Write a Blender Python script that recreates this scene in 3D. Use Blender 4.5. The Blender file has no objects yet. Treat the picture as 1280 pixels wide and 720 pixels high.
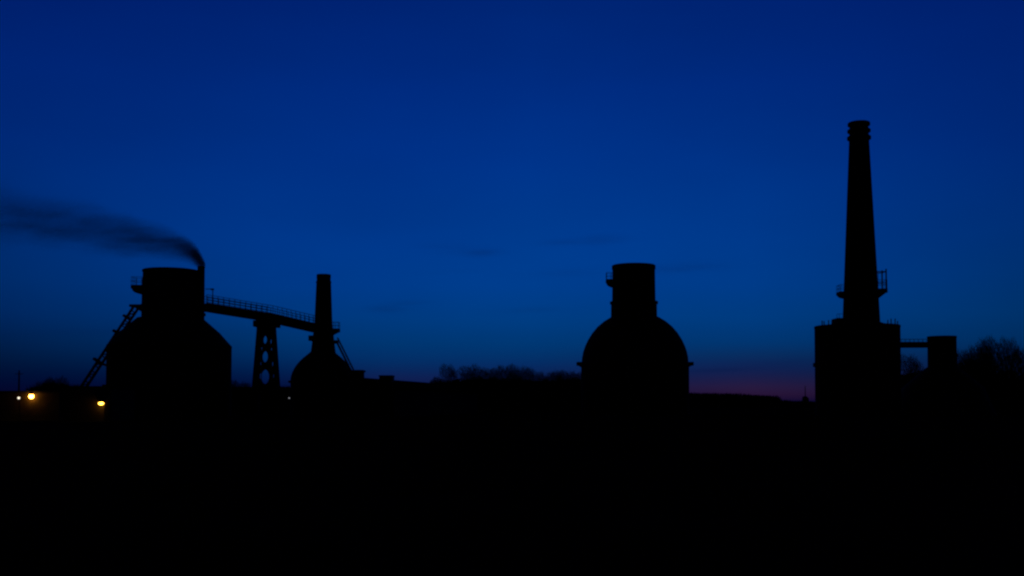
import bpy, bmesh, math, random
from mathutils import Vector, Matrix, noise

rnd = random.Random(7)
C = bpy.context.scene.collection
scene = bpy.context.scene
PI = math.pi

# ------------------------------------------------------------------ camera
F = 1400.0                       # focal length in photo pixels (1280 wide)
PITCH = math.radians(2.27)
SHIFT = 0.07
EYE = 1.7
cam_data = bpy.data.cameras.new('camera')
cam = bpy.data.objects.new('camera', cam_data)
C.objects.link(cam)
cam.location = (0, 0, EYE)
cam.rotation_euler = (PI/2 + PITCH, 0, 0)
cam_data.sensor_width = 36
cam_data.lens = 36*F/1280
cam_data.shift_y = SHIFT
cam_data.clip_start = 0.1
cam_data.clip_end = 12000
scene.camera = cam

def at(px, py, Y):
    """world point that lies at distance Y in the direction of a photo pixel (survey of the site)"""
    u = (px-640)/F
    v = (360-py)/F + SHIFT*1280/F
    d = Vector((u, math.cos(PITCH)-v*math.sin(PITCH), math.sin(PITCH)+v*math.cos(PITCH)))
    return Vector((0, 0, EYE)) + d*(Y/d.y)

def zz(py, Y): return at(640, py, Y).z
def mpp(Y): return Y/F

# ------------------------------------------------------------------ mesh helpers
def basis(d):
    d = d.normalized()
    a = Vector((0, 0, 1)) if abs(d.z) < .9 else Vector((1, 0, 0))
    s = d.cross(a).normalized()
    return d, s, s.cross(d)

class MB:
    def __init__(self):
        self.v = []; self.f = []
    def tube(self, p, q, r, r2=None, n=8, cap=True):
        p = Vector(p); q = Vector(q)
        if r2 is None: r2 = r
        d, s, t = basis(q-p)
        b = len(self.v)
        for c, rr in ((p, r), (q, r2)):
            for i in range(n):
                a = 2*PI*i/n
                self.v.append(c + s*(math.cos(a)*rr) + t*(math.sin(a)*rr))
        for i in range(n):
            j = (i+1) % n
            self.f.append((b+i, b+j, b+n+j, b+n+i))
        if cap:
            self.f.append(tuple(b+i for i in reversed(range(n))))
            self.f.append(tuple(b+n+i for i in range(n)))
    def path(self, pts, r, n=8):
        for a, b in zip(pts, pts[1:]): self.tube(a, b, r, n=n)
    def bar(self, p, q, w, h, up=(0, 0, 1)):
        """rectangular bar from p to q, w across, h along up"""
        p = Vector(p); q = Vector(q); d = (q-p).normalized()
        s = d.cross(Vector(up)).normalized(); t = s.cross(d)
        b = len(self.v)
        for c in (p, q):
            for i, j in ((-1, -1), (1, -1), (1, 1), (-1, 1)):
                self.v.append(c + s*(i*w/2) + t*(j*h/2))
        for i in range(4):
            j = (i+1) % 4
            self.f.append((b+i, b+j, b+4+j, b+4+i))
        self.f += [(b+3, b+2, b+1, b), (b+4, b+5, b+6, b+7)]
    def box(self, lo, hi):
        x0, y0, z0 = lo; x1, y1, z1 = hi
        b = len(self.v)
        self.v += [Vector(c) for c in ((x0,y0,z0),(x1,y0,z0),(x1,y1,z0),(x0,y1,z0),(x0,y0,z1),(x1,y0,z1),(x1,y1,z1),(x0,y1,z1))]
        self.f += [tuple(b+i for i in q) for q in ((3,2,1,0),(4,5,6,7),(0,1,5,4),(1,2,6,5),(2,3,7,6),(3,0,4,7))]
    def lathe(self, prof, c=(0, 0), n=72, bottom=True, top=True):
        """prof: list of (r, z) from the bottom up"""
        b = len(self.v)
        for r, z in prof:
            for i in range(n):
                a = 2*PI*i/n
                self.v.append(Vector((c[0]+r*math.cos(a), c[1]+r*math.sin(a), z)))
        for k in range(len(prof)-1):
            for i in range(n):
                j = (i+1) % n
                self.f.append((b+k*n+i, b+k*n+j, b+(k+1)*n+j, b+(k+1)*n+i))
        if bottom: self.f.append(tuple(b+i for i in reversed(range(n))))
        if top: self.f.append(tuple(b+(len(prof)-1)*n+i for i in range(n)))
    def prism(self, poly, y0, y1):
        """poly in x,z (counter-clockwise seen from -y), extruded from y0 to y1"""
        n = len(poly); b = len(self.v)
        for y in (y0, y1):
            for x, z in poly: self.v.append(Vector((x, y, z)))
        for i in range(n):
            j = (i+1) % n
            self.f.append((b+i, b+n+i, b+n+j, b+j))
        self.f.append(tuple(b+i for i in range(n)))
        self.f.append(tuple(b+n+i for i in reversed(range(n))))
    def build(self, name, m, parent=None, smooth=False):
        me = bpy.data.meshes.new(name)
        me.from_pydata([tuple(v) for v in self.v], [], self.f)
        me.validate(); me.update()
        o = bpy.data.objects.new(name, me); C.objects.link(o)
        me.materials.append(m)
        if parent:
            o.parent = parent
            o.matrix_parent_inverse = Matrix.Translation(-Vector(parent.location))
        if smooth:
            me.polygons.foreach_set('use_smooth', [True]*len(me.polygons))
            try: me.set_sharp_from_angle(angle=math.radians(35))
            except Exception: pass
        return o

def tag(o, label=None, cat=None, group=None, kind=None):
    if label: o['label'] = label
    if cat: o['category'] = cat
    if group: o['group'] = group
    if kind: o['kind'] = kind
    return o

def thing(name, label, cat, loc, group=None):
    o = bpy.data.objects.new(name, None); C.objects.link(o)
    o.location = loc; o.empty_display_size = .5
    return tag(o, label, cat, group)

# ------------------------------------------------------------------ materials
def mat(name, c1, c2, scale=1.0, rough=.9, spec=.1, bump=.25, bricks=False, detail=6, stretch=(1, 1, 1)):
    m = bpy.data.materials.new(name); m.use_nodes = True
    nt = m.node_tree; N = nt.nodes; L = nt.links
    b = N['Principled BSDF']
    b.inputs['Roughness'].default_value = rough
    b.inputs['Specular IOR Level'].default_value = spec
    tc = N.new('ShaderNodeTexCoord'); mp = N.new('ShaderNodeMapping')
    mp.inputs['Scale'].default_value = stretch
    L.new(tc.outputs['Object'], mp.inputs['Vector'])
    no = N.new('ShaderNodeTexNoise'); no.inputs['Scale'].default_value = scale; no.inputs['Detail'].default_value = detail
    L.new(mp.outputs[0], no.inputs['Vector'])
    no2 = N.new('ShaderNodeTexNoise'); no2.inputs['Scale'].default_value = scale*.13; no2.inputs['Detail'].default_value = 3
    L.new(mp.outputs[0], no2.inputs['Vector'])
    mul = N.new('ShaderNodeMath'); mul.operation = 'MULTIPLY'
    L.new(no.outputs['Fac'], mul.inputs[0]); L.new(no2.outputs['Fac'], mul.inputs[1])
    ra = N.new('ShaderNodeValToRGB')
    ra.color_ramp.elements[0].position = .12; ra.color_ramp.elements[0].color = (*c1, 1)
    ra.color_ramp.elements[1].position = .42; ra.color_ramp.elements[1].color = (*c2, 1)
    L.new(mul.outputs[0], ra.inputs['Fac'])
    col = ra.outputs['Color']; hgt = no.outputs['Fac']
    if bricks:
        br = N.new('ShaderNodeTexBrick')
        br.inputs['Scale'].default_value = 1.0
        br.inputs['Brick Width'].default_value = .5; br.inputs['Row Height'].default_value = .16
        br.inputs['Mortar Size'].default_value = .012
        mp2 = N.new('ShaderNodeMapping'); mp2.inputs['Rotation'].default_value = (PI/2, 0, 0)
        L.new(tc.outputs['Object'], mp2.inputs['Vector']); L.new(mp2.outputs[0], br.inputs['Vector'])
        L.new(col, br.inputs['Color1']); 
        dk = N.new('ShaderNodeMix'); dk.data_type = 'RGBA'; dk.inputs[0].default_value = .35
        L.new(col, dk.inputs[6]); dk.inputs[7].default_value = (*c1, 1)
        L.new(dk.outputs[2], br.inputs['Color2'])
        br.inputs['Mortar'].default_value = (c1[0]*.8, c1[1]*.8, c1[2]*.8, 1)
        col = br.outputs['Color']
    L.new(col, b.inputs['Base Color'])
    bp = N.new('ShaderNodeBump'); bp.inputs['Strength'].default_value = bump; bp.inputs['Distance'].default_value = .05
    L.new(hgt, bp.inputs['Height']); L.new(bp.outputs[0], b.inputs['Normal'])
    return m

M_PLATE = mat('sooty_plate', (.012, .010, .009), (.030, .024, .020), 1.2, .85, .08, .2, stretch=(1, 1, .25))
M_BRICK = mat('soot_blackened_brick', (.014, .010, .008), (.034, .022, .017), 1.5, .95, .05, .3, bricks=True)
M_SHED = mat('shed_brick', (.03, .021, .015), (.075, .054, .04), 1.5, .95, .05, .3, bricks=True)
M_ROOF = mat('dark_roofing', (.008, .008, .008), (.020, .019, .018), 2.0, 1.0, .0, .2)
M_STEEL = mat('rusted_dark_steel', (.012, .009, .008), (.034, .022, .016), 3.0, .8, .1, .2)
M_BARK = mat('bark', (.018, .014, .011), (.045, .036, .028), 6.0, .95, .0, .4)
M_TWIG = mat('twigs', (.014, .011, .010), (.032, .026, .022), 4.0, .95, .0, .1)
M_SCRUB = mat('scrub', (.010, .012, .006), (.028, .03, .016), 2.0, .95, .0, .1)
M_GROUND = mat('rough_ground', (.010, .011, .007), (.030, .028, .020), .35, 1.0, .0, .6)
M_BANK = mat('grassed_bank', (.010, .012, .007), (.026, .028, .016), .6, 1.0, .0, .6)

def emit(name, col, strength):
    m = bpy.data.materials.new(name); m.use_nodes = True
    nt = m.node_tree; nt.nodes.remove(nt.nodes['Principled BSDF'])
    e = nt.nodes.new('ShaderNodeEmission'); e.inputs[0].default_value = (*col, 1); e.inputs[1].default_value = strength
    nt.links.new(e.outputs[0], nt.nodes['Material Output'].inputs['Surface'])
    return m

# ------------------------------------------------------------------ world: blue-hour sky
def lin(c):
    return tuple((x/255/12.92 if x/255 <= .04045 else ((x/255+.055)/1.055)**2.4) for x in c)

w = bpy.data.worlds.new('World'); scene.world = w; w.use_nodes = True
nt = w.node_tree; N = nt.nodes; L = nt.links
bg = N['Background']
def math_node(op, a, b=None):
    n = N.new('ShaderNodeMath'); n.operation = op
    for i, x in enumerate((a, b)):
        if x is None: continue
        if isinstance(x, (int, float)): n.inputs[i].default_value = x
        else: L.new(x, n.inputs[i])
    return n.outputs[0]
def maprange(x, a, b, c=0., d=1., smooth=False):
    n = N.new('ShaderNodeMapRange'); n.clamp = True
    if smooth: n.interpolation_type = 'SMOOTHSTEP'
    L.new(x, n.inputs[0])
    for i, q in enumerate((a, b, c, d)): n.inputs[i+1].default_value = q
    return n.outputs[0]
tc = N.new('ShaderNodeTexCoord')
sx = N.new('ShaderNodeSeparateXYZ'); L.new(tc.outputs['Generated'], sx.inputs[0])
X, Yc, Z = sx.outputs
hor = math_node('SQRT', math_node('ADD', math_node('MULTIPLY', X, X), math_node('MULTIPLY', Yc, Yc)))
T = math_node('DIVIDE', Z, math_node('MAXIMUM', hor, 1e-4))        # tangent of the elevation
AZ = math_node('MULTIPLY', math_node('ARCTAN2', X, Yc), 180/PI)    # degrees east of the view axis
T0, T1 = -.02, .9
U = maprange(T, T0, T1)
ys = [0, 110, 200, 300, 360, 400, 430, 445, 455, 465, 475, 485, 495, 503]
COLS = {
 -24.6: [(0,28,104),(0,36,116),(0,40,118),(0,45,116),(0,43,106),(0,38,94),(0,30,75),(0,26,66),(0,22,59),(0,17,53),(0,12,48),(2,8,44),(4,5,38),(3,3,28)],
 -12.5: [(0,32,110),(0,41,124),(0,47,131),(0,54,137),(0,55,132),(0,53,119),(0,48,104),(0,42,95),(0,36,86),(0,29,76),(1,21,66),(1,13,55),(2,8,45),(3,5,32)],
 -6.5:  [(0,34,113),(0,42,127),(0,48,134),(0,56,141),(0,58,137),(0,57,126),(0,53,112),(2,48,105),(4,43,97),(9,36,88),(15,29,79),(13,23,68),(9,15,55),(5,8,40)],
 1:     [(0,37,117),(0,45,132),(0,51,138),(0,59,143),(0,60,139),(0,60,130),(0,56,117),(2,50,107),(5,44,100),(9,36,88),(14,30,80),(13,24,68),(9,15,55),(5,8,40)],
 12:    [(0,34,113),(0,42,127),(0,49,133),(0,57,140),(0,59,137),(0,59,128),(1,53,112),(8,44,94),(12,36,85),(17,31,78),(28,28,70),(40,26,63),(40,20,54),(9,8,50)],
 24.6:  [(0,28,104),(0,36,115),(0,40,118),(0,46,117),(0,48,111),(0,48,104),(0,44,94),(0,38,84),(2,33,75),(5,27,66),(8,22,58),(8,16,50),(6,10,42),(4,6,32)],
}
def ramp(cols):
    n = N.new('ShaderNodeValToRGB'); cr = n.color_ramp
    pts = []
    for y, c in zip(ys, cols):
        a = at(640, y, 1000); pts.append(((a.z-EYE)/1000, lin(c)))
    top = pts[0][1]
    pts += [(.46, tuple(v*.62 for v in top)), (.62, tuple(v*.25 for v in top)), (.85, tuple(v*.08 for v in top))]
    pts.sort(key=lambda q: q[0])
    pts = [(T0, pts[0][1])] + pts
    for i, (t, c) in enumerate(pts):
        p = (t-T0)/(T1-T0)
        e = cr.elements[i] if i < 2 else cr.elements.new(p)
        e.position = p; e.color = (*c, 1)
    # elements sort themselves; rewrite to be safe
    for e, (t, c) in zip(cr.elements, pts):
        e.position = (t-T0)/(T1-T0); e.color = (*c, 1)
    L.new(U, n.inputs[0])
    return n.outputs[0]
def mix(f, a, b, blend='MIX'):
    n = N.new('ShaderNodeMix'); n.data_type = 'RGBA'; n.blend_type = blend
    if isinstance(f, (int, float)): n.inputs[0].default_value = f
    else: L.new(f, n.inputs[0])
    for i, q in ((6, a), (7, b)):
        if isinstance(q, tuple): n.inputs[i].default_value = q
        else: L.new(q, n.inputs[i])
    return n.outputs[2]
keys = sorted(COLS)
col = ramp(COLS[keys[0]])
for a, b in zip(keys, keys[1:]):
    col = mix(maprange(AZ, a, b), col, ramp(COLS[b]))
side = math_node('MULTIPLY', maprange(AZ, -75, -24, .12, 1, True), maprange(AZ, 24, 75, 1, .12, True))
col = mix(1.0, col, mix(side, (0, 0, 0, 1), (1, 1, 1, 1)), 'MULTIPLY')
# faint dark cloud streaks low in the west: (photo azimuth px, py, half width, half height, depth)
mpn = N.new('ShaderNodeMapping'); mpn.inputs['Scale'].default_value = (14, 14, 90)
L.new(tc.outputs['Generated'], mpn.inputs[0])
cn = N.new('ShaderNodeTexNoise'); cn.inputs['Scale'].default_value = 1.0; cn.inputs['Detail'].default_value = 4; cn.inputs['Roughness'].default_value = .55
L.new(mpn.outputs[0], cn.inputs['Vector'])
cnf = maprange(cn.outputs['Fac'], .30, .62, 0., 1., True)
tot = None
for px, py, hw, hh, d in ((603, 316, 22, 4.5, .30), (562, 309, 40, 8, .17), (746, 300, 44, 7, .22), (700, 303, 26, 4, .12), (852, 335, 48, 7, .26), (488, 386, 26, 5, .32), (510, 379, 26, 3.5, .14),
                          (655, 388, 40, 4, .16), (712, 338, 34, 4, .09), (895, 463, 50, 3, .34), (1000, 452, 60, 4, .12), (700, 342, 60, 6, .08), (120, 415, 110, 5, .12), (340, 345, 80, 9, .06), (560, 340, 30, 3, .06)):
    a = math.degrees(math.atan2(px-640, F)); t = (at(px, py, 1000).z-EYE)/math.hypot(1000, at(px, py, 1000).x)
    sa = math.degrees(hw/F); st = hh/F
    da = math_node('DIVIDE', math_node('SUBTRACT', AZ, a), sa)
    tt = math_node('ADD', math_node('SUBTRACT', T, t), math_node('MULTIPLY', math_node('SUBTRACT', AZ, a), -.0006))
    dt = math_node('DIVIDE', tt, st)
    q = math_node('ADD', math_node('MULTIPLY', da, da), math_node('MULTIPLY', dt, dt))
    g = math_node('MULTIPLY', math_node('EXPONENT', math_node('MULTIPLY', q, -1.0)), d*.68)
    tot = g if tot is None else math_node('ADD', tot, g)
cl = math_node('MULTIPLY', tot, math_node('ADD', math_node('MULTIPLY', cnf, .8), .25))
col = mix(cl, col, (.0012, .006, .05, 1))
# very faint large-scale unevenness of the thin high haze
mp3 = N.new('ShaderNodeMapping'); mp3.inputs['Scale'].default_value = (3, 3, 9)
L.new(tc.outputs['Generated'], mp3.inputs[0])
n3 = N.new('ShaderNodeTexNoise'); n3.inputs['Scale'].default_value = 1.3; n3.inputs['Detail'].default_value = 3
L.new(mp3.outputs[0], n3.inputs['Vector'])
v3 = maprange(n3.outputs['Fac'], .3, .7, .95, 1.05)
vm = N.new('ShaderNodeVectorMath'); vm.operation = 'SCALE'
L.new(col, vm.inputs[0]); L.new(v3, vm.inputs['Scale'])
L.new(vm.outputs[0], bg.inputs['Color']); bg.inputs['Strength'].default_value = 1.0

# ------------------------------------------------------------------ ground and banks
def heightfield(name, m, x0, x1, nx, y0, y1, ny, fn, kind='structure'):
    me = bpy.data.meshes.new(name)
    vs = []; fs = []
    for j in range(ny+1):
        for i in range(nx+1):
            x = x0+(x1-x0)*i/nx; y = y0+(y1-y0)*j/ny
            vs.append((x, y, fn(x, y)))
    for j in range(ny):
        for i in range(nx):
            a = j*(nx+1)+i; fs.append((a, a+1, a+nx+2, a+nx+1))
    me.from_pydata(vs, [], fs); me.materials.append(m)
    me.polygons.foreach_set('use_smooth', [True]*len(me.polygons))
    o = bpy.data.objects.new(name, me); C.objects.link(o)
    tag(o, kind=kind)
    return o
g = MB(); n = 64
# one sheet: uneven near field, running out to the horizon
vs = []; fs = []
rings = [0, 2, 4, 7, 11, 16, 24, 36, 55, 80, 120, 180, 300, 600, 1500, 6000]
for k, r in enumerate(rings):
    for i in range(n):
        a = 2*PI*i/n
        x, y = r*math.cos(a), r*math.sin(a)
        z = 0 if r > 90 else .12*noise.noise(Vector((x*.15, y*.15, 3)))*min(1, r/4)
        vs.append((x, y, z - (.001*k if r > 300 else 0)))
for k in range(len(rings)-1):
    for i in range(n):
        j = (i+1) % n
        fs.append((k*n+i, (k+1)*n+i, (k+1)*n+j, k*n+j))
g.v = [Vector(v) for v in vs]; g.f = fs
tag(g.build('ground', M_GROUND, smooth=True), kind='structure')

def lerp_table(tab, x):
    if x <= tab[0][0]: return tab[0][1]
    for (a, fa), (b, fb) in zip(tab, tab[1:]):
        if x <= b:
            t = (x-a)/(b-a); return fa+(fb-fa)*t
    return tab[-1][1]
def bank(name, tab, Yc, half):
    """earth bank; tab: crest (photo px, py) at distance Yc"""
    t = [(at(px, py, Yc).x, max(-.3, at(px, py, Yc).z)) for px, py in tab]
    def fn(x, y):
        q = max(0, 1-abs(y-Yc)/half); q = q*q*(3-2*q)
        return -.3+(lerp_table(t, x)+.3)*q + .25*noise.noise(Vector((x*.3, y*.3, 1.7)))*q
    return heightfield(name, M_BANK, t[0][0], t[-1][0], 90, Yc-half, Yc+half, 24, fn)
B1 = 236
bank('embankment', [(480, 506), (500, 492), (530, 483), (560, 481), (620, 479), (680, 480), (740, 482), (800, 488), (835, 508)], B1, 13)
B2 = 196
bank('embankment', [(1090, 508), (1105, 490), (1128, 473), (1145, 470), (1170, 464), (1220, 464), (1245, 476), (1290, 488), (1380, 494), (1430, 508)], B2, 10)

# ------------------------------------------------------------------ shared pieces
def railing(mb, pts, h, spacing=1.2, r=.035, mids=1):
    pts = [Vector(p) for p in pts]
    up = Vector((0, 0, 1))
    for a, b in zip(pts, pts[1:]):
        n = max(1, round((b-a).length/spacing))
        for k in range(n+1):
            p = a.lerp(b, k/n); mb.tube(p, p+up*h, r, n=6)
        for m in range(1, mids+2):
            o = up*(h*m/(mids+1)); mb.tube(a+o, b+o, r, n=6)

def balcony(parent, wall, sgn, out, wy, th, brk, railh, round_bottom=False):
    """bracketed platform on a wall; wall = point on the wall at slab top"""
    x, y, z = wall
    p = MB()
    xi = x - sgn*.35; xo = x+sgn*out
    p.box((min(xi, xo), y-wy/2, z-th), (max(xi, xo), y+wy/2, z))
    b = MB()
    for s in (-1, 0, 1):
        yy = y+s*wy*.36
        if round_bottom:
            poly = [(xi, z-th-.002)]+[(xi+sgn*(out+.25)*math.sin(a), z-th-.002-brk*(1-math.cos(a)) if False else z-th-.002-brk*math.cos(a)) for a in [k*PI/2/6 for k in range(7)]][::-1]
            poly = [(xi, z-th-.002)] + [(xi+sgn*(out+.25)*math.sin(a), z-th-.002-brk*math.cos(a)) for a in [k*PI/12 for k in range(6, -1, -1)]]
        else:
            poly = [(xi, z-th-.002), (xo-sgn*.15, z-th-.002), (xi, z-th-brk)]
        if sgn > 0: poly = poly[::-1]
        b.prism(poly, yy-.14, yy+.14)
    po = p.build('platform', M_STEEL, parent)
    b.build('bracket', M_STEEL, po)
    r = MB()
    railing(r, [(xi, y-wy/2+.05, z), (xo-sgn*.05, y-wy/2+.05, z), (xo-sgn*.05, y+wy/2-.05, z), (xi, y+wy/2-.05, z)], railh, .7, .03)
    r.build('railing', M_STEEL, po)
    return po

def prof(Y, tab):
    k = mpp(Y)
    return [(hw*k, (zz(py, Y) if py is not None else 0)) for py, hw in tab]

# ------------------------------------------------------------------ left furnace tower with smoking pipe
LY = 160.0; k = mpp(LY)
lc = at(212.8, 420, LY); lx = lc.x
t = thing('furnace_tower', 'broad black tower with cone shoulders and wide neck, smoking pipe on its side', 'tower', (lx, LY, 0))
m = MB(); m.lathe([(75*k, 0), (75*k, zz(434, LY)), (75.3*k, zz(433.6, LY)), (75.3*k, zz(432.4, LY)), (74.8*k, zz(432, LY))], (lx, LY)); m.build('body', M_BRICK, t, True)
m = MB(); m.lathe(prof(LY, [(432.1, 74.6), (416, 60.5), (398, 40)]), (lx, LY), bottom=True); m.build('shoulder', M_PLATE, t, True)
m = MB(); m.lathe(prof(LY, [(399.2, 35), (370, 34.6), (340.5, 33.6), (340.4, 34.6), (338.2, 34.6), (337.9, 33.8)]), (lx, LY)); nk = m.build('neck', M_PLATE, t, True)
for py in (360, 382):
    m = MB(); r = 34.9*k; m.lathe([(r, zz(py+.8, LY)), (r+.1, zz(py+.7, LY)), (r+.1, zz(py-.7, LY)), (r, zz(py-.8, LY))], (lx, LY)); m.build('hoop', M_STEEL, nk, True)
pxw = at(251.2, 360, LY).x; pyw = LY
m = MB(); m.tube((pxw, pyw, zz(400, LY)), (pxw, pyw, zz(333, LY)), 4.7*k, 4.5*k, n=24)
pp = m.build('exhaust_pipe', M_STEEL, t, True)
m = MB(); m.lathe([(.3, zz(395.4, LY)), (6.2*k, zz(395, LY)), (6.2*k, zz(391.5, LY)), (.3, zz(391, LY))], (pxw, pyw), n=20); m.build('flange', M_STEEL, pp)
pb = balcony(t, (at(177.6, 357, LY).x, LY, zz(357, LY)), -1, 11*k, 2.2, .5, .8, 1.15, True)
# small bracket landing where the hoist arrives
m = MB(); bx = at(177, 382, LY).x; m.box((bx-13*k, LY-.9, zz(384, LY)), (bx+.4, LY+.9, zz(381, LY)))
m.prism([(bx-9*k, zz(384.1, LY)), (bx+.4, zz(392, LY)), (bx+.4, zz(384.1, LY))], LY-.12, LY+.12)
m.build('landing', M_STEEL, t)

# inclined hoist
b0, b1 = at(96.2, 491, LY), at(168.2, 381.5, LY)
hp = thing('inclined_hoist', 'thin lattice ladder leaning diagonally against the broad smoking tower', 'hoist', (b0.x, LY, 0))
d = (b1-b0).normalized(); nrm = Vector((d.z, 0, -d.x))
g0 = b0 - d*(b0.z/d.z)
L_ = (b1-g0).length; hgt = 6.0*k
ch = MB(); la = MB(); br = MB()
for yo in (-.22, .22):
    for o in (0, hgt):
        s = g0+Vector((0, yo, 0))+nrm*o
        s = s - d*(s.z/d.z)
        ch.bar(s, b1+Vector((0, yo, 0))+nrm*o, .2, .2, up=nrm)
nn = 22
for i in range(nn):
    a0 = g0+d*(L_*i/nn); a1 = g0+d*(L_*(i+1)/nn)
    if a0.z < .5: continue
    for yo in (-.22, .22):
        la.tube(a0+Vector((0, yo, 0)), a0+Vector((0, yo, 0))+nrm*hgt, .06, n=6)
    la.tube(a0+Vector((0, -.22, 0)), a0+Vector((0, .22, 0)), .06, n=6)
    la.tube(a0+nrm*hgt+Vector((0, -.22, 0)), a0+nrm*hgt+Vector((0, .22, 0)), .06, n=6)
    if i % 2 == 0:
        for yo in (-.22, .22):
            la.tube(a0+Vector((0, yo, 0)), a1+Vector((0, yo, 0))+nrm*hgt, .05, n=6)
for px, py in ((156.8, 395.5), (144, 414.3), (119.5, 449.5)):
    c = at(px, py, LY)
    br = MB(); br.bar(c-nrm*.30, c+nrm*.95, .8, .34, up=d); br.build('bearer', M_STEEL, hp)
ch.build('chord', M_STEEL, hp); la.build('lacing', M_STEEL, hp)
m = MB(); m.bar(at(121.5, 452.6, LY), at(137, 458, LY), .5, .3); m.build('tie_strut', M_STEEL, hp)

# ------------------------------------------------------------------ bridge and its trestle
P0, P1, P2 = at(255.5, 379.2, LY), at(337, 392.5, 165), at(397, 406.5, 171)
bt = thing('inclined_bridge', 'sloping girder bridge with railings between the smoking tower and the slim dome chimney', 'bridge', (P1.x, P1.y, 0))
m = MB(); hh = 1.08
for a, b in ((P0, P1), (P1, P2)):
    dirn = (b-a).normalized()
    m.bar(a-Vector((0, 0, hh/2)), b-Vector((0, 0, hh/2)), 2.4, hh)
dk = m.build('girder', M_STEEL, bt)
m = MB()
for a, b in ((P0, P1), (P1, P2)):
    for s in (-1, 1):
        n_ = 9
        side_ = (b-a).normalized().cross(Vector((0, 0, 1))).normalized()*(1.22*s)
        for i in range(n_):
            p = a.lerp(b, (i+.5)/n_)+side_
            m.bar(p-Vector((0, 0, hh-.05)), p-Vector((0, 0, .05)), .12, .12, up=(0, 1, 0))
        m.bar(a+side_-Vector((0, 0, .06)), b+side_-Vector((0, 0, .06)), .16, .12)
m.build('stiffener', M_STEEL, dk)
for s in (-1, 1):
    r = MB()
    pts = []
    for a, b in ((P0, P1), (P1, P2)):
        side_ = (b-a).normalized().cross(Vector((0, 0, 1))).normalized()*(1.1*s)
        pts.append((a+side_, b+side_))
    mid = (pts[0][1]+pts[1][0])/2
    railing(r, [pts[0][0], mid, pts[1][1]], 1.15, .8, .045, mids=2)
    r.build('railing', M_STEEL, bt)
lp = at(266, 372, 161)
m = MB(); m.tube(Vector((lp.x, 161, lp.z-1.0)), at(266, 360.5, 161), .07, n=8); m.tube(at(257, 361.3, 161), at(267.5, 361.3, 161), .06, n=8); m.box((lp.x-.3, 160.9, zz(362.6, 161)), (lp.x+.15, 161.1, zz(360.6, 161)))
m.build('mast', M_STEEL, bt)

TY = 165.0; k = mpp(TY)
tt = thing('trestle_tower', 'tapering support tower with oval openings under the sloping bridge', 'tower', (at(332, 480, TY).x, TY, 0))
holes = [(332, 424.8, 3.4, 5.6), (332, 446, 4.6, 7.4), (332, 471, 6.2, 9.4)]
slits = [(327.2, 435.5, 2.1, 3.6), (326, 454.5, 2.1, 4.0), (338.8, 427, 2.2, 4.6), (339.4, 436.5, 2.1, 3.2), (340.8, 455, 2.2, 4.6), (342, 470, 2.1, 4.0), (324.2, 470, 1.8, 3.6)]
def outer(py):
    f = (py-406)/(480-406)
    return 322.5+(316.5-322.5)*f, 343.6+(348.7-343.6)*f
for yo in (-.75, .4):
    m = MB(); th = .45
    rows = [404+ (518-404)*i/110 for i in range(111)]
    cx = 332.3
    def inner(py):
        for hx, hy, hw, hh_ in holes:
            q = (py-hy)/hh_
            if abs(q) < 1: return hw*math.sqrt(1-q*q)
        if py > 486: return 7.5*min(1, math.sqrt((py-486)/6))
        return 0
    cxh = 331.5
    def slit(py, side_):
        for hx, hy, hw, hh_ in slits:
            q = (py-hy)/hh_
            if abs(q) < 1 and (hx < 332) == (side_ < 0): return hx, .86*hw*(1-q*q)**.5
        l, r_ = outer(py)
        return (l if side_ < 0 else r_)*.5+cxh*.5, 0.0
    for side_, half in ((-1, 0), (-1, 1), (1, 0), (1, 1)):
        b = len(m.v)
        for py in rows:
            l, r_ = outer(py); o_ = l if side_ < 0 else r_
            i_ = cxh+side_*max(inner(py), .02)
            sc_, sw = slit(py, side_)
            if half == 0: o_ = sc_-side_*sw
            else: i_ = sc_+side_*sw
            a = at(i_, py, TY); c = at(o_, py, TY)
            for p in (a, c):
                for y in (TY+yo, TY+yo+th): m.v.append(Vector((p.x, y, max(0, p.z))))
        nr = len(rows)
        for i in range(nr-1):
            q = b+4*i; s = q+4
            m.f += [(q, q+2, s+2, s), (q+1, s+1, s+3, q+3), (q, s, s+1, q+1), (q+2, q+3, s+3, s+2)]
        m.f += [(b, b+1, b+3, b+2)]
    m.build('frame', M_STEEL, tt)
m = MB(); a = at(319.5, 409, TY); b = at(347.5, 401.5, TY); m.box((a.x, TY-1.75, a.z), (b.x, TY+1.8, b.z)); 
a2 = at(322, 401.4, TY); b2 = at(345, 396.5, TY); m.box((a2.x, TY-1.3, a2.z), (b2.x, TY+1.3, b2.z))
m.build('cap_beam', M_STEEL, tt)
for py in (435, 458.5, 484):
    for e in outer(py):
        p = at(e+(1.8 if e < 332 else -1.8), py, TY); m = MB(); m.tube((p.x, TY-.31, p.z), (p.x, TY+.41, p.z), .12, n=8); m.build('spacer', M_STEEL, tt)

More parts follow.
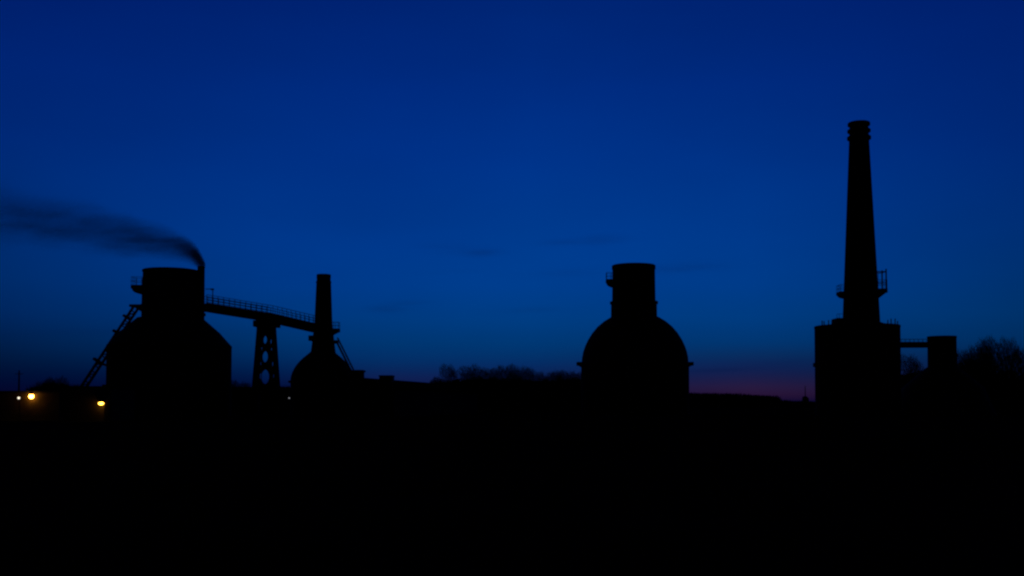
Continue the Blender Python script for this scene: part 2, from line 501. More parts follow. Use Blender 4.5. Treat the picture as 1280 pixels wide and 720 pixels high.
# ------------------------------------------------------------------ small dome with slim chimney
SY = 172.0; k = mpp(SY); sx_ = at(403.2, 450, SY).x
t = thing('domed_kiln', 'small round-domed kiln topped by a slim tapering chimney at the lower end of the bridge', 'kiln', (sx_, SY, 0))
dome = [(39.4, 476), (38.8, 471), (37.3, 466), (35, 461), (32.2, 456.5), (28.5, 452), (24, 447.5), (18.8, 443.2), (14.5, 439.5)]
m = MB(); m.lathe([(39.3*k, 0), (39.3*k, zz(476, SY))], (sx_, SY)); m.build('body', M_BRICK, t, True)
m = MB(); m.lathe([(r*k, zz(py, SY)) for r, py in [(38.6, 476.2)]+dome], (sx_, SY)); m.build('dome', M_PLATE, t, True)
chx = at(404.3, 400, SY).x
m = MB(); m.lathe([(16.2*k, zz(447, SY)), (15.4*k, zz(440, SY)), (13.6*k, zz(426, SY)), (11.2*k, zz(405, SY)), (9.2*k, zz(354, SY)), (9.6*k, zz(353.6, SY)), (9.6*k, zz(352, SY)), (8.9*k, zz(351.6, SY)), (8.6*k, zz(349, SY)), (8.9*k, zz(348, SY)), (8.9*k, zz(343.6, SY)), (8.4*k, zz(343.1, SY)), (7.2*k, zz(343.1, SY)), (7.0*k, zz(346, SY))], (chx, SY), n=48)
m.build('chimney', M_BRICK, t, True)
balcony(t, (at(415.2, 411, SY).x, SY, zz(411, SY)), 1, 9*k, 1.8, .5, .7, 1.0)
m = MB(); x0 = at(415, 427, SY).x; m.box((x0-.3, SY-.7, zz(429.5, SY)), (x0+7.5*k, SY+.7, zz(425.5, SY))); m.build('landing', M_STEEL, t)
m = MB(); x0 = at(386.3, 422, SY).x; m.box((x0, SY-.6, zz(426, SY)), (x0+.9, SY+.6, zz(419.5, SY))); m.prism([(x0+.3, zz(426.1, SY)), (x0+.8, zz(429, SY)), (x0+.9, zz(426.1, SY))], SY-.1, SY+.1); m.build('hopper_box', M_STEEL, t)
m = MB(); x0 = at(361, 477, SY).x; m.box((x0, SY-.5, zz(478.5, SY)), (x0+.7, SY+.5, zz(475.8, SY))); m.build('ledge', M_STEEL, t)
m = MB()
s0, s1 = at(422, 429, SY), at(447, 470, SY); s1 = s1+Vector((0, -4.5, 0))
for yo in (-.45, .45):
    for o in (0, .95):
        m.bar(s0+Vector((0, yo, o-.1)), s1+Vector((0, yo, o-.1)), .1, .16 if o == 0 else .07)
    for i in range(9):
        p = s0.lerp(s1, i/8)+Vector((0, yo, -.1)); m.tube(p, p+Vector((0, 0, .95)), .025, n=6)
for i in range(22):
    p = s0.lerp(s1, (i+.5)/22); m.box((p.x-.13, p.y-.45, p.z-.12), (p.x+.13, p.y+.45, p.z-.08))
m.build('stair', M_STEEL, t)

# ------------------------------------------------------------------ centre dome
DY = 175.0; k = mpp(DY); dx = at(793.4, 420, DY).x
t = thing('bottle_kiln', 'large round-shouldered dome with a short thick neck, standing alone in the centre right', 'kiln', (dx, DY, 0))
tab = [(66.6, 456), (65.9, 447), (64.5, 440), (62.2, 433), (58.5, 425), (53.2, 416.5), (46.5, 408.5), (38.5, 401.8), (30, 396.6)]
m = MB(); m.lathe([(67*k, 0), (67*k, zz(456.2, DY))], (dx, DY)); m.build('body', M_BRICK, t, True)
m = MB(); m.lathe([(r*k, zz(py, DY)) for r, py in tab], (dx, DY), n=96); m.build('dome', M_PLATE, t, True)
m = MB(); m.lathe(prof(DY, [(399, 29.2), (396, 28.8), (380.2, 28.6), (380, 30.0), (377.2, 30.0), (377, 27.6)]), (dx-.1, DY)); m.build('collar', M_PLATE, t, True)
m = MB(); m.lathe(prof(DY, [(377.2, 27.1), (337, 26.6), (336.7, 27.3), (332.2, 27.3), (331.6, 26.4)]), (dx-.12, DY)); nk = m.build('neck', M_BRICK, t, True)
for s, px in ((-1, 721), (1, 866)):
    x0 = at(px, 455, DY).x; x1 = dx+s*66*k
    m = MB(); m.box((min(x0, x1), DY-.9, zz(457, DY)), (max(x0, x1), DY+.9, zz(452.6, DY)))
    m.prism([(x1-s*.2, zz(457.1, DY)), (x0-s*.25, zz(457.1, DY)), (x1-s*.2, zz(461, DY))][::(-1 if s > 0 else 1)], DY-.12, DY+.12)
    m.build('ledge', M_STEEL, t)
balcony(t, (at(766.6, 349.5, DY).x, DY, zz(349.5, DY)), -1, 9*k, 1.7, .5, .75, 1.05, True)

# ------------------------------------------------------------------ tall chimney on drum
CY = 165.0; k = mpp(CY); cx = at(1071.3, 420, CY).x
t = thing('chimney_tower', 'tall tapering chimney with ringed top rising from a wide flat-topped drum', 'chimney', (cx, CY, 0))
m = MB(); m.lathe([(51.5*k, 0), (51.5*k, zz(410.5, CY)), (51.9*k, zz(410, CY)), (51.9*k, zz(407.8, CY)), (51.3*k, zz(407.4, CY))], (cx, CY), n=96); dr = m.build('drum', M_BRICK, t, True)
sx2 = at(1076.6, 400, CY).x
r_at = lambda py: 12.3+(22.6-12.3)*(py-178)/(402-178)
st = MB()
st.lathe([(r_at(py)*k, zz(py, CY)) for py in (412, 380, 340, 300, 260, 220, 178, 157)], (sx2, CY), n=64)
so = st.build('stack', M_BRICK, t, True)
rk = .91
for py0, py1, hw in ((157.8, 153.2, 13.7), (166, 161.8, 14.2), (175.0, 170.4, 14.6)):
    m = MB(); m.lathe(prof(CY, [(py0, hw-1.2), (py0-.8, hw), (py1+.8, hw), (py1, hw-1.0)]), (sx2, CY), n=48); m.build('corbel_ring', M_BRICK, so, True)
balcony(t, (at(1056, 365, CY).x, CY, zz(365, CY)), -1, 8.2*k, 2.2, .45, .5, 1.0, True)
pr = balcony(t, (at(1097, 361.5, CY).x, CY, zz(361.5, CY)), 1, 9.5*k, 2.2, .6, 1.0, 1.3)
m = MB()
xo = at(1105.2, 350, CY).x
for yo in (-.9, .9):
    m.tube((xo, CY+yo, zz(361.6, CY)), (xo, CY+yo, zz(337, CY)), .11, n=8)
    m.tube((at(1093, 340, CY).x, CY+yo, zz(340.3, CY)), (xo, CY+yo, zz(340.3, CY)), .07, n=8)
    m.tube((at(1094, 340, CY).x, CY+yo, zz(354, CY)), (xo, CY+yo, zz(354, CY)), .05, n=8)
    m.tube((at(1100, 340, CY).x, CY+yo, zz(361, CY)), (at(1100, 340, CY).x, CY+yo, zz(340.3, CY)), .035, n=6)
m.tube((xo, CY-.9, zz(340.3, CY)), (xo, CY+.9, zz(340.3, CY)), .07, n=8)
m.build('gantry_frame', M_STEEL, pr)
m = MB(); a = at(1043.2, 409, CY-2.5); b = at(1056, 398.3, CY-2.5); m.box((a.x, CY-4, a.z-.6), (at(1060, 400, CY).x, CY-1.0, b.z)); bo = m.build('roof_cabin', M_PLATE, t)
r = MB(); railing(r, [(at(1041.5, 398, CY-2).x, CY-3.9, zz(404, CY-2)), (a.x+.3, CY-3.9, zz(404, CY-2)), (a.x+1.4, CY-3.9, zz(404, CY-2))], 1.2, .8, .03); r.build('railing', M_STEEL, bo)
for px, h in ((1022, 2.5), (1024.5, 1.5), (1030, 3.2), (1034, 2), (1103, 3.5), (1107, 5.5), (1112, 5.5), (1115, 2)):
    p = at(px, 404, CY); m = MB(); m.tube((p.x, CY-2.4, zz(408, CY)), (p.x, CY-2.4, zz(404.2, CY)+h*k*.8), .08, n=6); m.build('roof_stub', M_STEEL, t)
hx = at(1085, 400, CY).x
m = MB(); m.lathe([(36.5*k, zz(411.4, CY)), (13*k, zz(402.5, CY)), (.2, zz(400, CY))], (hx, CY-.3), n=48); m.build('roof', M_PLATE, t, True)
m = MB(); x0 = at(1017.6, 456, CY).x; m.box((x0, CY-.6, zz(458.6, CY)), (x0+.5, CY+.6, zz(453.6, CY))); m.build('ledge', M_STEEL, t)

# ------------------------------------------------------------------ small right cylinder and gangway
RY = 170.0; k = mpp(RY); rx = at(1177.6, 440, RY).x
t = thing('round_silo', 'small flat-topped round silo right of the tall chimney, footed by a spreading skirt', 'silo', (rx, RY, 0))
m = MB(); m.lathe(prof(RY, [(472, 17.3), (422.4, 17.2), (422.2, 17.7), (420.8, 17.7), (420.4, 17.2)]), (rx, RY)); sh = m.build('shaft', M_BRICK, t, True)
m = MB(); m.lathe([(62*k, 0), (48*k, zz(485, RY)), (30*k, zz(468.5, RY)), (17.6*k, zz(458.5, RY))], (rx, RY)); m.build('skirt', M_PLATE, t, True)
m = MB(); x0 = at(1194, 444, RY).x; m.box((x0, RY-.4, zz(446, RY)), (x0+.32, RY+.4, zz(442.6, RY))); m.build('ledge', M_STEEL, t)
a = at(1123.5, 427.6, 166); b = at(1161.5, 427.6, 169)
t = thing('gangway', 'short level footbridge joining the chimney drum to the small round silo', 'footbridge', ((a.x+b.x)/2, 167.5, 0))
m = MB(); m.bar(a-Vector((0, 0, .42)), b-Vector((0, 0, .42)), 1.6, .84); m.build('deck', M_STEEL, t)
for s in (-.75, .75):
    r = MB(); railing(r, [a+Vector((0, s, 0)), b+Vector((0, s, 0))], .42, .9, .025, 0); r.build('railing', M_STEEL, t)

# ------------------------------------------------------------------ low buildings
def gable_shed(name, label, p0, p1, width, eave, rise, group=None):
    """long shed from p0 to p1 (ground points of its ridge line)"""
    p0 = Vector(p0); p1 = Vector(p1)
    t = thing(name, label, 'shed', ((p0.x+p1.x)/2, (p0.y+p1.y)/2, 0), group)
    d = (p1-p0).normalized(); s = d.cross(Vector((0, 0, 1)))
    Lh = (p1-p0).length; c = (p0+p1)/2
    def P(a, b, z): return c+d*a+s*b+Vector((0, 0, z))
    def shell(mb, secs, l):
        b = len(mb.v); n_ = len(secs)
        for a in (-l, l):
            for x, z in secs: mb.v.append(P(a, x, z))
        for i in range(n_):
            j = (i+1) % n_; mb.f.append((b+i, b+j, b+n_+j, b+n_+i))
        mb.f += [tuple(b+i for i in reversed(range(n_))), tuple(b+n_+i for i in range(n_))]
    w2 = width/2
    m = MB(); shell(m, [(-w2, 0), (w2, 0), (w2, eave), (0, eave+rise-.03), (-w2, eave)], Lh/2); m.build('wall', M_SHED if group == 'lamp' else M_BRICK, t)
    m = MB(); e = .35; zz_ = eave-e*rise/w2
    shell(m, [(-w2-e, zz_), (0, eave+rise), (w2+e, zz_), (w2+e, zz_+.16), (0, eave+rise+.18), (-w2-e, zz_+.16)][::-1], Lh/2+.3)
    m.build('roof', M_ROOF, t)
    return t, P
# long shed running away, right of the small dome
q0, q1 = at(452, 472, 150), at(566, 481, 203)
t, P = gable_shed('long_shed', 'long low shed with shallow roof line running away right of the small dome', (q0.x, q0.y, 0), (q1.x, q1.y, 0), 9, 3.9, q0.z-3.9-.18)
m = MB()
for a, b_, w_ in ((474.5, 469.3, 17),):
    p = at(483, 476, 158); kk = mpp(158)
    m.box((p.x-8*kk, 157, p.z-.9), (p.x+8*kk, 160, zz(470.5, 158))); m.box((p.x-8.6*kk, 156.8, zz(470.5, 158)+.003), (p.x+8.6*kk, 160.2, zz(469.3, 158)))
m.build('roof_vent', M_STEEL, t)
kk = mpp(152)
a = at(441, 472, 152); b = at(455.5, 465.5, 152)
t = thing('stair_house', 'small boxy stair house wedged between the small dome and the long shed', 'hut', ((a.x+b.x)/2, 152, 0))
m = MB(); m.box((a.x, 149.2, 0), (b.x, 152, b.z)); m.build('wall', M_BRICK, t)
m = MB(); m.box((a.x-.1, 149.0, b.z+.003), (b.x+.15, 152.1, b.z+.25)); rf = m.build('roof', M_ROOF, t)
m = MB(); m.box((at(448, 464, 151).x, 150, b.z+.25), (at(452.5, 464, 151).x, 151, zz(462.6, 151))); m.build('roof_cowl', M_STEEL, rf)

# low brick wall building behind trestle
a = at(281, 483, 205); b = at(368, 484.5, 205)
t = thing('flat_shed', 'low flat-roofed building behind the trestle tower', 'shed', ((a.x+b.x)/2, 208, 0))
m = MB(); m.box((a.x, 205, 0), (b.x, 213, zz(485, 205))); m.build('wall', M_BRICK, t)
m = MB(); m.box((a.x-.2, 204.8, zz(485, 205)+.003), (b.x+.2, 213.2, zz(483.6, 205))); m.build('roof', M_ROOF, t)

# lamp-lit huts on the left
def hut(name, label, pxa, pxb, pyt, Y, depth):
    a = at(pxa, pyt, Y); b = at(pxb, pyt, Y)
    t = thing(name, label, 'hut', ((a.x+b.x)/2, Y+depth/2, 0))
    m = MB(); m.box((a.x, Y, 0), (b.x, Y+depth, a.z-.22)); m.build('wall', M_SHED, t)
    m = MB(); m.box((a.x-.15, Y-.02, a.z-.217), (b.x+.15, Y+depth+.2, a.z)); m.build('roof', M_ROOF, t)
    return t
HY = 120.0; IY = 112.0
h1 = hut('gatehouse', 'low flat-roofed building at the left edge with one orange lamp on its wall', -60, 74, 488.5, HY, 8)
h2 = hut('workshop', 'low workshop at the foot of the leaning hoist with a yellow lamp', 77, 139, 482.6, IY, 7)
m = MB(); a = at(131.8, 500, IY); m.box((a.x, IY-.32, 0), (a.x+.4, IY-.003, zz(484, IY))); m.build('pilaster', M_SHED, h2)
m = MB(); a = at(128, 482, IY); m.box((at(123, 482, IY).x, IY+1, zz(482.6, IY)), (at(136, 482, IY).x, IY+3, zz(480.4, IY))); m.build('roof_vent', M_ROOF, h2)
k = mpp(HY)
E_SOD = emit('sodium_lamp_glow', (1.0, .44, .045), 30)
E_SOD2 = emit('yellow_lamp_glow', (1.0, .50, .04), 12)
E_WHITE = emit('white_lamp_glow', (1.0, .86, .66), 1.6)
E_DIM = emit('dim_white_lamp_glow', (.85, .88, 1.0), .45)
def uv_ball(c, r, n=20, mseg=14, sq=1.0):
    m = MB(); m.lathe([(max(.001, r*math.sin(PI*i/mseg)), c[2]-sq*r*math.cos(PI*i/mseg)) for i in range(mseg+1)], (c[0], c[1]), n=n); return m
def wall_lamp(label, p, r, sq, e, dist, hood, wall_y):
    """big glass globe on a wall arm, under a shade"""
    t = thing('wall_lamp', label, 'lamp', (p.x, wall_y, p.z), 'lamps glowing on the left')
    y = wall_y-dist; top = p.z+sq*r
    uv_ball((p.x, y, p.z), r, sq=sq).build('bulb', e, t, True)
    m = MB(); m.tube((p.x, wall_y+.01, top+.16), (p.x, y, top+.16), .03, n=8); m.tube((p.x, y, top+.16), (p.x, y, top-.01), .05, n=8); m.build('bracket', M_STEEL, t)
    m = MB(); m.lathe([(hood, top-.3*sq*r), (hood*.9, top+.02), (.06, top+.18)], (p.x, y), n=24, bottom=False); m.build('lamp_shade', M_STEEL, t)
wall_lamp('brightest orange lamp, on the gatehouse wall right of the tiny white one', at(40.5, 495.4, HY), .25, .95, E_SOD, .275, .17, HY)
wall_lamp('yellow lamp shining down the workshop wall beside the broad tower foot', at(127.6, 504.2, IY), .25, .62, E_SOD2, .27, .30, IY)
p = at(24, 497.4, 118)
t = thing('yard_lamp', 'tiny white lamp on a short post at the far left', 'lamp', (p.x, 118, 0), 'lamps glowing on the left')
m = MB(); m.tube((p.x, 118.1, 0), (p.x, 118.1, p.z+.25), .05, n=8); m.build('post', M_STEEL, t)
uv_ball((p.x, 117.9, p.z), .125).build('bulb', E_WHITE, t, True)
m = MB(); m.lathe([(.2, p.z+.1), (.16, p.z+.17), (.03, p.z+.28)], (p.x, 117.95), n=16); m.build('lamp_shade', M_STEEL, t)
p = at(361.6, 497.6, 150)
t = thing('yard_lamp', 'faint distant white light low at the left foot of the small dome', 'lamp', (p.x, 150, 0))
m = MB(); m.tube((p.x, 150.1, 0), (p.x, 150.1, p.z+.2), .05, n=8); m.build('post', M_STEEL, t)
uv_ball((p.x, 149.9, p.z), .075).build('bulb', E_DIM, t, True)
m = MB(); m.lathe([(.16, p.z+.07), (.03, p.z+.2)], (p.x, 149.95), n=16); m.build('lamp_shade', M_STEEL, t)

# distant masts
p = at(24, 463, 190)
t = thing('mast', 'thin upright mast standing alone at the left edge above the lamps', 'mast', (p.x, 190, 0))
m = MB(); m.tube((p.x, 190, 0), (p.x, 190, p.z), .22, .10, n=10); m.build('pole', M_STEEL, t)
m = MB(); m.bar((p.x-.7, 190, p.z-.6), (p.x+.7, 190, p.z-.6), .1, .1); m.build('cross_arm', M_STEEL, t)
p = at(1006.5, 482, 700)
t = thing('distant_mast', 'hair-thin distant mast in the reddish gap left of the chimney drum', 'mast', (p.x, 700, 0))
m = MB(); m.tube((p.x, 700, 0), (p.x, 700, p.z), .4, .2, n=8); m.build('pole', M_STEEL, t)
a = at(1004.8, 496, 700); b = at(1010.4, 496, 700)
m = MB(); m.prism([(a.x-.3, 0), (b.x+.3, 0), (b.x, a.z-.9), (p.x+.5, a.z+.3), (p.x-.5, a.z+.3), (a.x, a.z-.9)], 699, 704); m.build('cabin', M_BRICK, t)

# ------------------------------------------------------------------ bare trees
from mathutils.kdtree import KDTree
def tree_mesh(seed, wide, base, natt=2200):
    """leafless tree of height 10 at the origin, grown towards points spread through its crown"""
    R = random.Random(seed)
    H = 10.0
    lobes = [(R.uniform(-.45, .45)*wide, R.uniform(-.45, .45)*wide, R.uniform(.45, .74)*H, R.uniform(.42, .62)*wide, R.uniform(1.6, 2.6)) for _ in range(7)]
    att = []
    while len(att) < natt:
        lx_, ly_, lz_, lr, lh = lobes[int(R.random()**1.3*7)]
        v = Vector((R.gauss(0, 1), R.gauss(0, 1), R.gauss(0, 1))).normalized()*(R.random()**.4)
        p = Vector((lx_+v.x*lr, ly_+v.y*lr, lz_+v.z*lh))
        if p.z > base and p.z < H*1.02: att.append(p)
    nodes = [Vector((0, 0, 0))]; par = [-1]; step = .26
    d = Vector((R.uniform(-.08, .08), R.uniform(-.08, .08), 1)).normalized()
    while nodes[-1].z < base:
        d = (d+Vector((R.uniform(-.1, .1), R.uniform(-.1, .1), .1))).normalized()
        nodes.append(nodes[-1]+d*step); par.append(len(nodes)-2)
    ntr = len(nodes)
    for it in range(70):
        kd = KDTree(len(nodes))
        for i, p in enumerate(nodes): kd.insert(p, i)
        kd.balance()
        pull = {}; keep = []
        for p in att:
            co, i, dist = kd.find(p)
            if dist < .34: continue
            keep.append(p)
            pull.setdefault(i, Vector((0, 0, 0)))
            pull[i] += (p-co).normalized()
        att = keep
        if not pull: break
        for i, v in pull.items():
            dirn = nodes[i]-nodes[par[i]] if par[i] >= 0 else Vector((0, 0, 1))
            v = (v.normalized()+dirn.normalized()*.55+Vector((R.uniform(-.22, .22), R.uniform(-.22, .22), R.uniform(.05, .6)))).normalized()
            nodes.append(nodes[i]+v*step); par.append(i)
    n_ = len(nodes); ar = [0.0]*n_; kids = [0]*n_
    for i in range(n_-1, 0, -1):
        if ar[i] == 0: ar[i] = .015**2.2
        ar[par[i]] += ar[i]; kids[par[i]] += 1
    rad = [min(.24, a**(1/2.2)) for a in ar]
    tr, cr = MB(), MB()
    for i in range(1, n_):
        p = par[i]
        (tr if i < ntr else cr).tube(nodes[p], nodes[i], max(rad[i], rad[p]*.8) if kids[p] == 1 else rad[i]*1.05, rad[i], n=8 if i < ntr else (5 if rad[i] > .06 else 3), cap=False)
        if i >= ntr and rad[i] < .03:
            d = (nodes[i]-nodes[p]).normalized()
            for _ in range(6 if kids[i] == 0 else 2):
                v = (d*.8+Vector((R.gauss(0, .38), R.gauss(0, .38), R.uniform(.1, 1.1)))).normalized()
                q = nodes[i]; l = R.uniform(.35, 1.0)
                cr.tube(q, q+v*l, .017, .006, n=3, cap=False)
    zmax = max(v.z for v in cr.v)
    for mb in (tr, cr): mb.v = [v*(H/zmax) for v in mb.v]
    return tr, cr
protos = [tree_mesh(sd, wd, ba) for sd, wd, ba in ((3, 4.6, 1.6), (11, 3.8, 2.0), (24, 5.2, 1.4), (37, 4.2, 1.8))]
mesh_cache = {}
def plant_tree(label, px, pyt, Y, base_z, v, group, wide=1.0, name='bare_tree'):
    p = at(px, pyt, Y)
    h = p.z-base_z
    t = thing(name, label, 'tree', (p.x, Y, base_z), group)
    s = h/10.0
    t.scale = (s*wide, s*wide, s); t.rotation_euler = (0, 0, rnd.uniform(0, 6.28))
    for nm, mb, m in (('trunk', protos[v][0], M_BARK), ('crown', protos[v][1], M_TWIG)):
        if (nm, v) not in mesh_cache:
            me = bpy.data.meshes.new(nm); me.from_pydata([tuple(q) for q in mb.v], [], mb.f); me.materials.append(m)
            mesh_cache[(nm, v)] = me
        o = bpy.data.objects.new(nm, mesh_cache[(nm, v)]); C.objects.link(o); o.parent = t
    return t
G1 = 'bare trees on the embankment between shed and dome'
for a in (('leftmost low bare tree just past the end of the long shed', 546, 469, 238, 2.5, 0, .8),
          ('rounded bare tree, first tall crown right of the long shed', 563, 452.5, 240, 2.5, 1, .68),
          ('wide bare tree second tall crown from the shed', 588, 453, 243, 2.5, 2, .85),
          ('bare tree with lower gap beside it, third of the tall crowns', 610, 456.5, 239, 2.5, 3, .95),
          ('bare tree with the broadest top in the middle of the embankment group', 633, 452.5, 242, 2.5, 0, .9),
          ('bare tree at the right end of the taller embankment crowns', 653, 456, 240, 2.5, 2, .9),
          ('low bare tree, first after the crowns step down', 676, 462, 244, 2.5, 1, 1.0),
          ('low bare tree midway between the step down and the large dome', 693, 461, 240, 2.5, 3, 1.0),
          ('low bare tree next to the large dome left ledge', 709, 460.5, 243, 2.5, 0, .95),
          ('low bare tree partly hidden behind the large dome left side', 726, 461.5, 241, 2.5, 2, 1.0)):
    lab, px, py, Y, bz, v, wd = a
    plant_tree(lab, px, py, Y, bz, v, G1, wd)
G2 = 'bare trees at the right edge'
for a in (('bare tree seen through the gap under the gangway', 1140, 440, 200, 2.5, 1, .8),
          ('thin bare tree just right of the silo', 1206, 433, 205, 3, 3, .6),
          ('bare tree rising between the silo and the tallest crown', 1223, 426, 203, 3, 0, .6),
          ('tallest bare tree near the right edge', 1241, 416, 200, 2, 2, .6),
          ('narrow upright bare tree second from the right edge', 1265, 417.5, 204, 2, 1, .5),
          ('bare tree cut by the right edge of the picture', 1288, 431, 200, 2, 3, .7)):
    lab, px, py, Y, bz, v, wd = a
    plant_tree(lab, px, py, Y, bz, v, G2, wd)
G3 = 'small bushes along the left skyline'
for a in (('small bare bush above the orange lamp', 48, 474, 175, 0, 1, .6),
          ('narrow dark bush left of the pair over the gatehouse roof end', 61, 467.5, 180, 0, 3, .4),
          ('rounded dark bush at the end of the gatehouse roof', 74, 467.5, 178, 0, 2, .5),
          ('low bush between workshop roof and the foot of the hoist', 90, 478, 180, 0, 0, 1.3),
          ('slim bush right beside the broad tower right wall', 294, 473, 216, 0, 1, .75),
          ('slim bush between the broad tower and trestle legs', 306, 474.5, 217, 0, 3, .75),
          ('tiny bush right of trestle legs beside the small dome', 356, 480, 217, 0, 0, 1.1)):
    lab, px, py, Y, bz, v, wd = a
    plant_tree(lab, px, py, Y, bz, v, G3, wd, 'bush')

def scrub(name, label, tab, Yc, depth, n, size):
    """tangled undergrowth: leaf-sized faces and short stems; tab: px -> (py of base, py of top)"""
    m = MB()
    x0, x1 = tab[0][0], tab[-1][0]
    for _ in range(n):
        px = rnd.uniform(x0, x1)
        lo = lerp_table([(a, b) for a, b, c in tab], px); hi = lerp_table([(a, c) for a, b, c in tab], px)
        Y = Yc+rnd.uniform(-depth, depth)
        f = rnd.random()**1.7
        z0, z1 = at(px, lo, Yc).z, at(px, hi, Yc).z
        z1 = z0+(z1-z0)*(.55+.45*abs(noise.noise(Vector((px*.09, Y*.1, 5))))*2)
        c = Vector((at(px, lo, Yc).x, Y, z0+(z1-z0)*f))
        s = size*rnd.uniform(.5, 1.3)
        a = Vector((rnd.gauss(0, 1), rnd.gauss(0, 1), rnd.gauss(0, 1))).normalized()
        b = a.cross(Vector((rnd.gauss(0, 1), rnd.gauss(0, 1), rnd.gauss(0, 1)))).normalized()
        i = len(m.v); m.v += [c-a*s, c+b*s*.5, c+a*s, c-b*s*.5]; m.f.append((i, i+1, i+2, i+3))
        if rnd.random() < .25:
            m.tube(Vector((c.x, Y, max(0, z0-.3))), c+Vector((rnd.uniform(-.4, .4), 0, rnd.uniform(.2, .9))), .035, .012, n=3, cap=False)
    tag(m.build(name, M_SCRUB), label, None, None, 'stuff')
scrub('undergrowth', 'dark tangle of scrub under the bare trees left of the large dome', [(540, 484, 477), (575, 482, 473), (640, 482, 471), (668, 482, 475), (690, 483, 472), (735, 484, 472)], B1, 4, 9000, .28)
scrub('undergrowth', 'dark tangle of scrub under the bare trees on the right', [(1126, 476, 468), (1150, 473, 463), (1200, 470, 450), (1225, 470, 444), (1245, 480, 450), (1268, 486, 452), (1300, 492, 462)], B2, 5, 9000, .28)

scrub('undergrowth', 'dark mass of scrub behind the low building at the far left', [(38, 492, 486), (47, 491, 479), (54, 491, 483), (60, 491, 475), (66, 491, 478), (73, 491, 472), (79, 491, 474), (84, 491, 483), (100, 490, 484)], 176, 2, 2600, .24)
# far tree belt between the large dome and the chimney
m = MB(); Yb = 520
tab = [(845, 490.5), (880, 491), (920, 492), (945, 493.5), (968, 494.5), (973, 499.5), (995, 501), (1030, 501.5)]
for i in range(2600):
    px = rnd.uniform(845, 1028)
    Y = Yb+rnd.uniform(-12, 12)
    py = lerp_table(tab, px)
    top = at(px, py+1.4-2.4*abs(noise.noise(Vector((px*.22, 1, 2))))-1.2*max(0, noise.noise(Vector((px*.7, 4, 2))))+rnd.uniform(-1.0, 1.2), Yb).z
    x = at(px, py, Yb).x
    bot = 0 if i % 3 == 0 else top*.35
    m.tube((x, Y, bot), (x+rnd.uniform(-.3, .3), Y, top), rnd.uniform(.25, .6), .04, n=5, cap=False)
tag(m.build('far_trees', M_SCRUB), 'distant belt of spiky treetops on the reddish horizon', None, None, 'stuff')

# ------------------------------------------------------------------ smoke
SYk = LY; k = mpp(SYk)
org = Vector((pxw, pyw, zz(331, LY)))
cl_px = [(255.8, 332, 5, 4), (254, 330, 8.5, 4), (251.5, 327.5, 11, 3.8), (249, 325, 13, 3.2), (245, 320.5, 16, 2.2), (237, 314, 18.5, 1.15), (222, 307, 22.5, .68), (206, 302.5, 26, .47), (180, 298, 27.5, .37), (150, 291, 29, .26), (120, 285, 31, .215), (90, 282, 31, .20), (60, 280, 33, .175), (30, 275, 38, .135), (0, 270, 43, .105), (-60, 262, 55, .06), (-140, 250, 70, .02), (-200, 245, 76, 0.0)]
S = [((251.2-a)*k, -(b-331)*k, c*k*(1.0 if a > 178 else 1.26), d*(1.0 if a > 178 else .86)) for a, b, c, d in cl_px]
smin, smax = S[0][0], S[-1][0]
vs = []; fs = []; nseg = 20
for s, zc, r, d in S:
    for i in range(nseg):
        a = 2*PI*i/nseg
        vs.append((-s, 1.12*r*math.cos(a), zc+1.12*r*math.sin(a)))
nr = len(S)
for j in range(nr-1):
    for i in range(nseg):
        q = (i+1) % nseg
        fs.append((j*nseg+i, j*nseg+q, (j+1)*nseg+q, (j+1)*nseg+i))
fs.append(tuple(range(nseg-1, -1, -1))); fs.append(tuple((nr-1)*nseg+i for i in range(nseg)))
me = bpy.data.meshes.new('smoke_plume'); me.from_pydata(vs, [], fs)
bm = bmesh.new(); bm.from_mesh(me); bmesh.ops.recalc_face_normals(bm, faces=bm.faces); bm.to_mesh(me); bm.free()
so = bpy.data.objects.new('smoke_plume', me); C.objects.link(so); so.location = org
tag(so, 'soft dark smoke plume drifting left from the pipe on the broad tower', 'smoke')
ms = bpy.data.materials.new('smoke'); ms.use_nodes = True
nt = ms.node_tree; N = nt.nodes; L = nt.links
N.remove(N['Principled BSDF'])
pv = N.new('ShaderNodeVolumePrincipled'); L.new(pv.outputs[0], N['Material Output'].inputs['Volume'])
pv.inputs['Color'].default_value = (.02, .022, .03, 1)
tc = N.new('ShaderNodeTexCoord')
wn = N.new('ShaderNodeTexNoise'); wn.inputs['Scale'].default_value = .22; wn.inputs['Detail'].default_value = 3
mpw = N.new('ShaderNodeMapping'); mpw.inputs['Scale'].default_value = (.45, 1, 1.3)
L.new(tc.outputs['Object'], mpw.inputs[0]); L.new(mpw.outputs[0], wn.inputs['Vector'])
sx = N.new('ShaderNodeSeparateXYZ'); L.new(tc.outputs['Object'], sx.inputs[0])
sN = math_node('DIVIDE', math_node('SUBTRACT', math_node('MULTIPLY', sx.outputs[0], -1.0), smin), smax-smin)
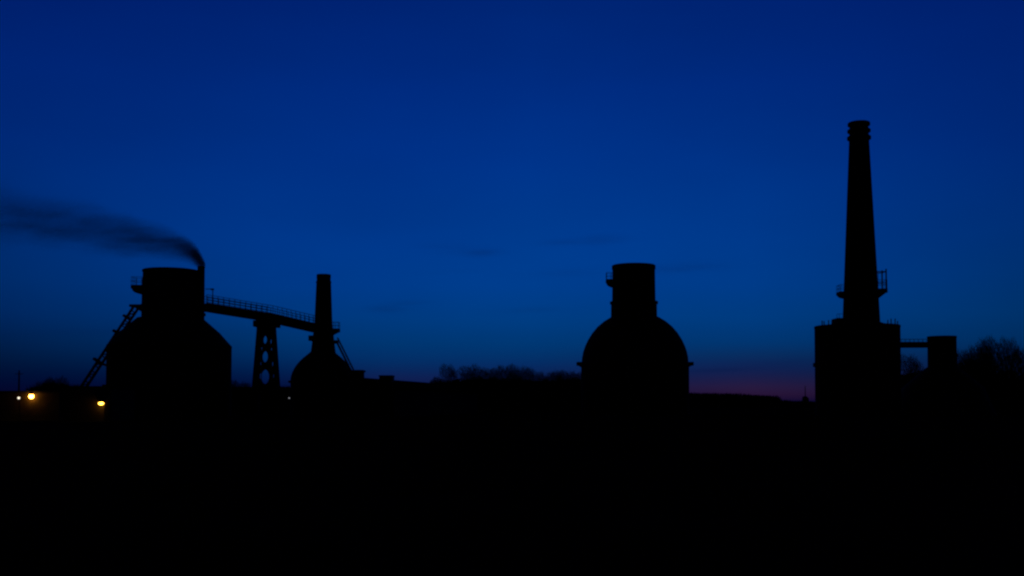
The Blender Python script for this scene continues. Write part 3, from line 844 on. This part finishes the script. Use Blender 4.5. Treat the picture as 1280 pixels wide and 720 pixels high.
def fcurve(vals):
    hi = max(vals)*1.02; 
    n = N.new('ShaderNodeFloatCurve'); c = n.mapping.curves[0]
    xs = [(q[0]-smin)/(smax-smin) for q in S]
    # square-root warp spreads the steep start of the plume
    pts = [(math.sqrt(x), v/hi) for x, v in zip(xs, vals)]
    c.points[0].location = pts[0]; c.points[1].location = pts[-1]
    for p in pts[1:-1]: c.points.new(*p)
    n.mapping.update()
    L.new(math_node('SQRT', math_node('MAXIMUM', sN, 0.0)), n.inputs['Value'])
    return math_node('MULTIPLY', n.outputs[0], hi)
zc = fcurve([q[1] for q in S]); rr = fcurve([q[2] for q in S]); dd = fcurve([q[3] for q in S])
wob = math_node('MULTIPLY', math_node('MULTIPLY', math_node('SUBTRACT', wn.outputs['Fac'], .5), 1.0), math_node('MULTIPLY', rr, math_node('MINIMUM', math_node('MULTIPLY', sN, 5.0), 1.0)))
dz = math_node('SUBTRACT', math_node('SUBTRACT', sx.outputs[2], zc), wob)
q = math_node('DIVIDE', math_node('SQRT', math_node('ADD', math_node('MULTIPLY', dz, dz), math_node('MULTIPLY', sx.outputs[1], sx.outputs[1]))), rr)
fall = maprange(q, .0, 1.0, 1.0, 0.0, True)
wn2 = N.new('ShaderNodeTexNoise'); wn2.inputs['Scale'].default_value = .45; wn2.inputs['Detail'].default_value = 2
mpv = N.new('ShaderNodeMapping'); mpv.inputs['Scale'].default_value = (.35, 1, 1.6); mpv.inputs['Location'].default_value = (3, 1, 7)
L.new(tc.outputs['Object'], mpv.inputs[0]); L.new(mpv.outputs[0], wn2.inputs['Vector'])
var = maprange(wn2.outputs['Fac'], .3, .7, .45, 1.5, True)
den = math_node('MULTIPLY', math_node('MULTIPLY', fall, dd), var)
L.new(den, pv.inputs['Density'])
me.materials.append(ms)

# ------------------------------------------------------------------ render settings
vs_ = scene.view_settings
vs_.view_transform = 'Standard'; vs_.look = 'None'; vs_.exposure = 0; vs_.gamma = 1; vs_.use_curve_mapping = False
scene.render.engine = 'CYCLES'
cy = scene.cycles
cy.volume_step_rate = .12
cy.volume_max_steps = 256
cy.max_bounces = 5; cy.diffuse_bounces = 2; cy.volume_bounces = 0
cy.filter_width = 2.4
try:
    cy.use_denoising = True; cy.denoiser = 'OPENIMAGEDENOISE'
except Exception: pass
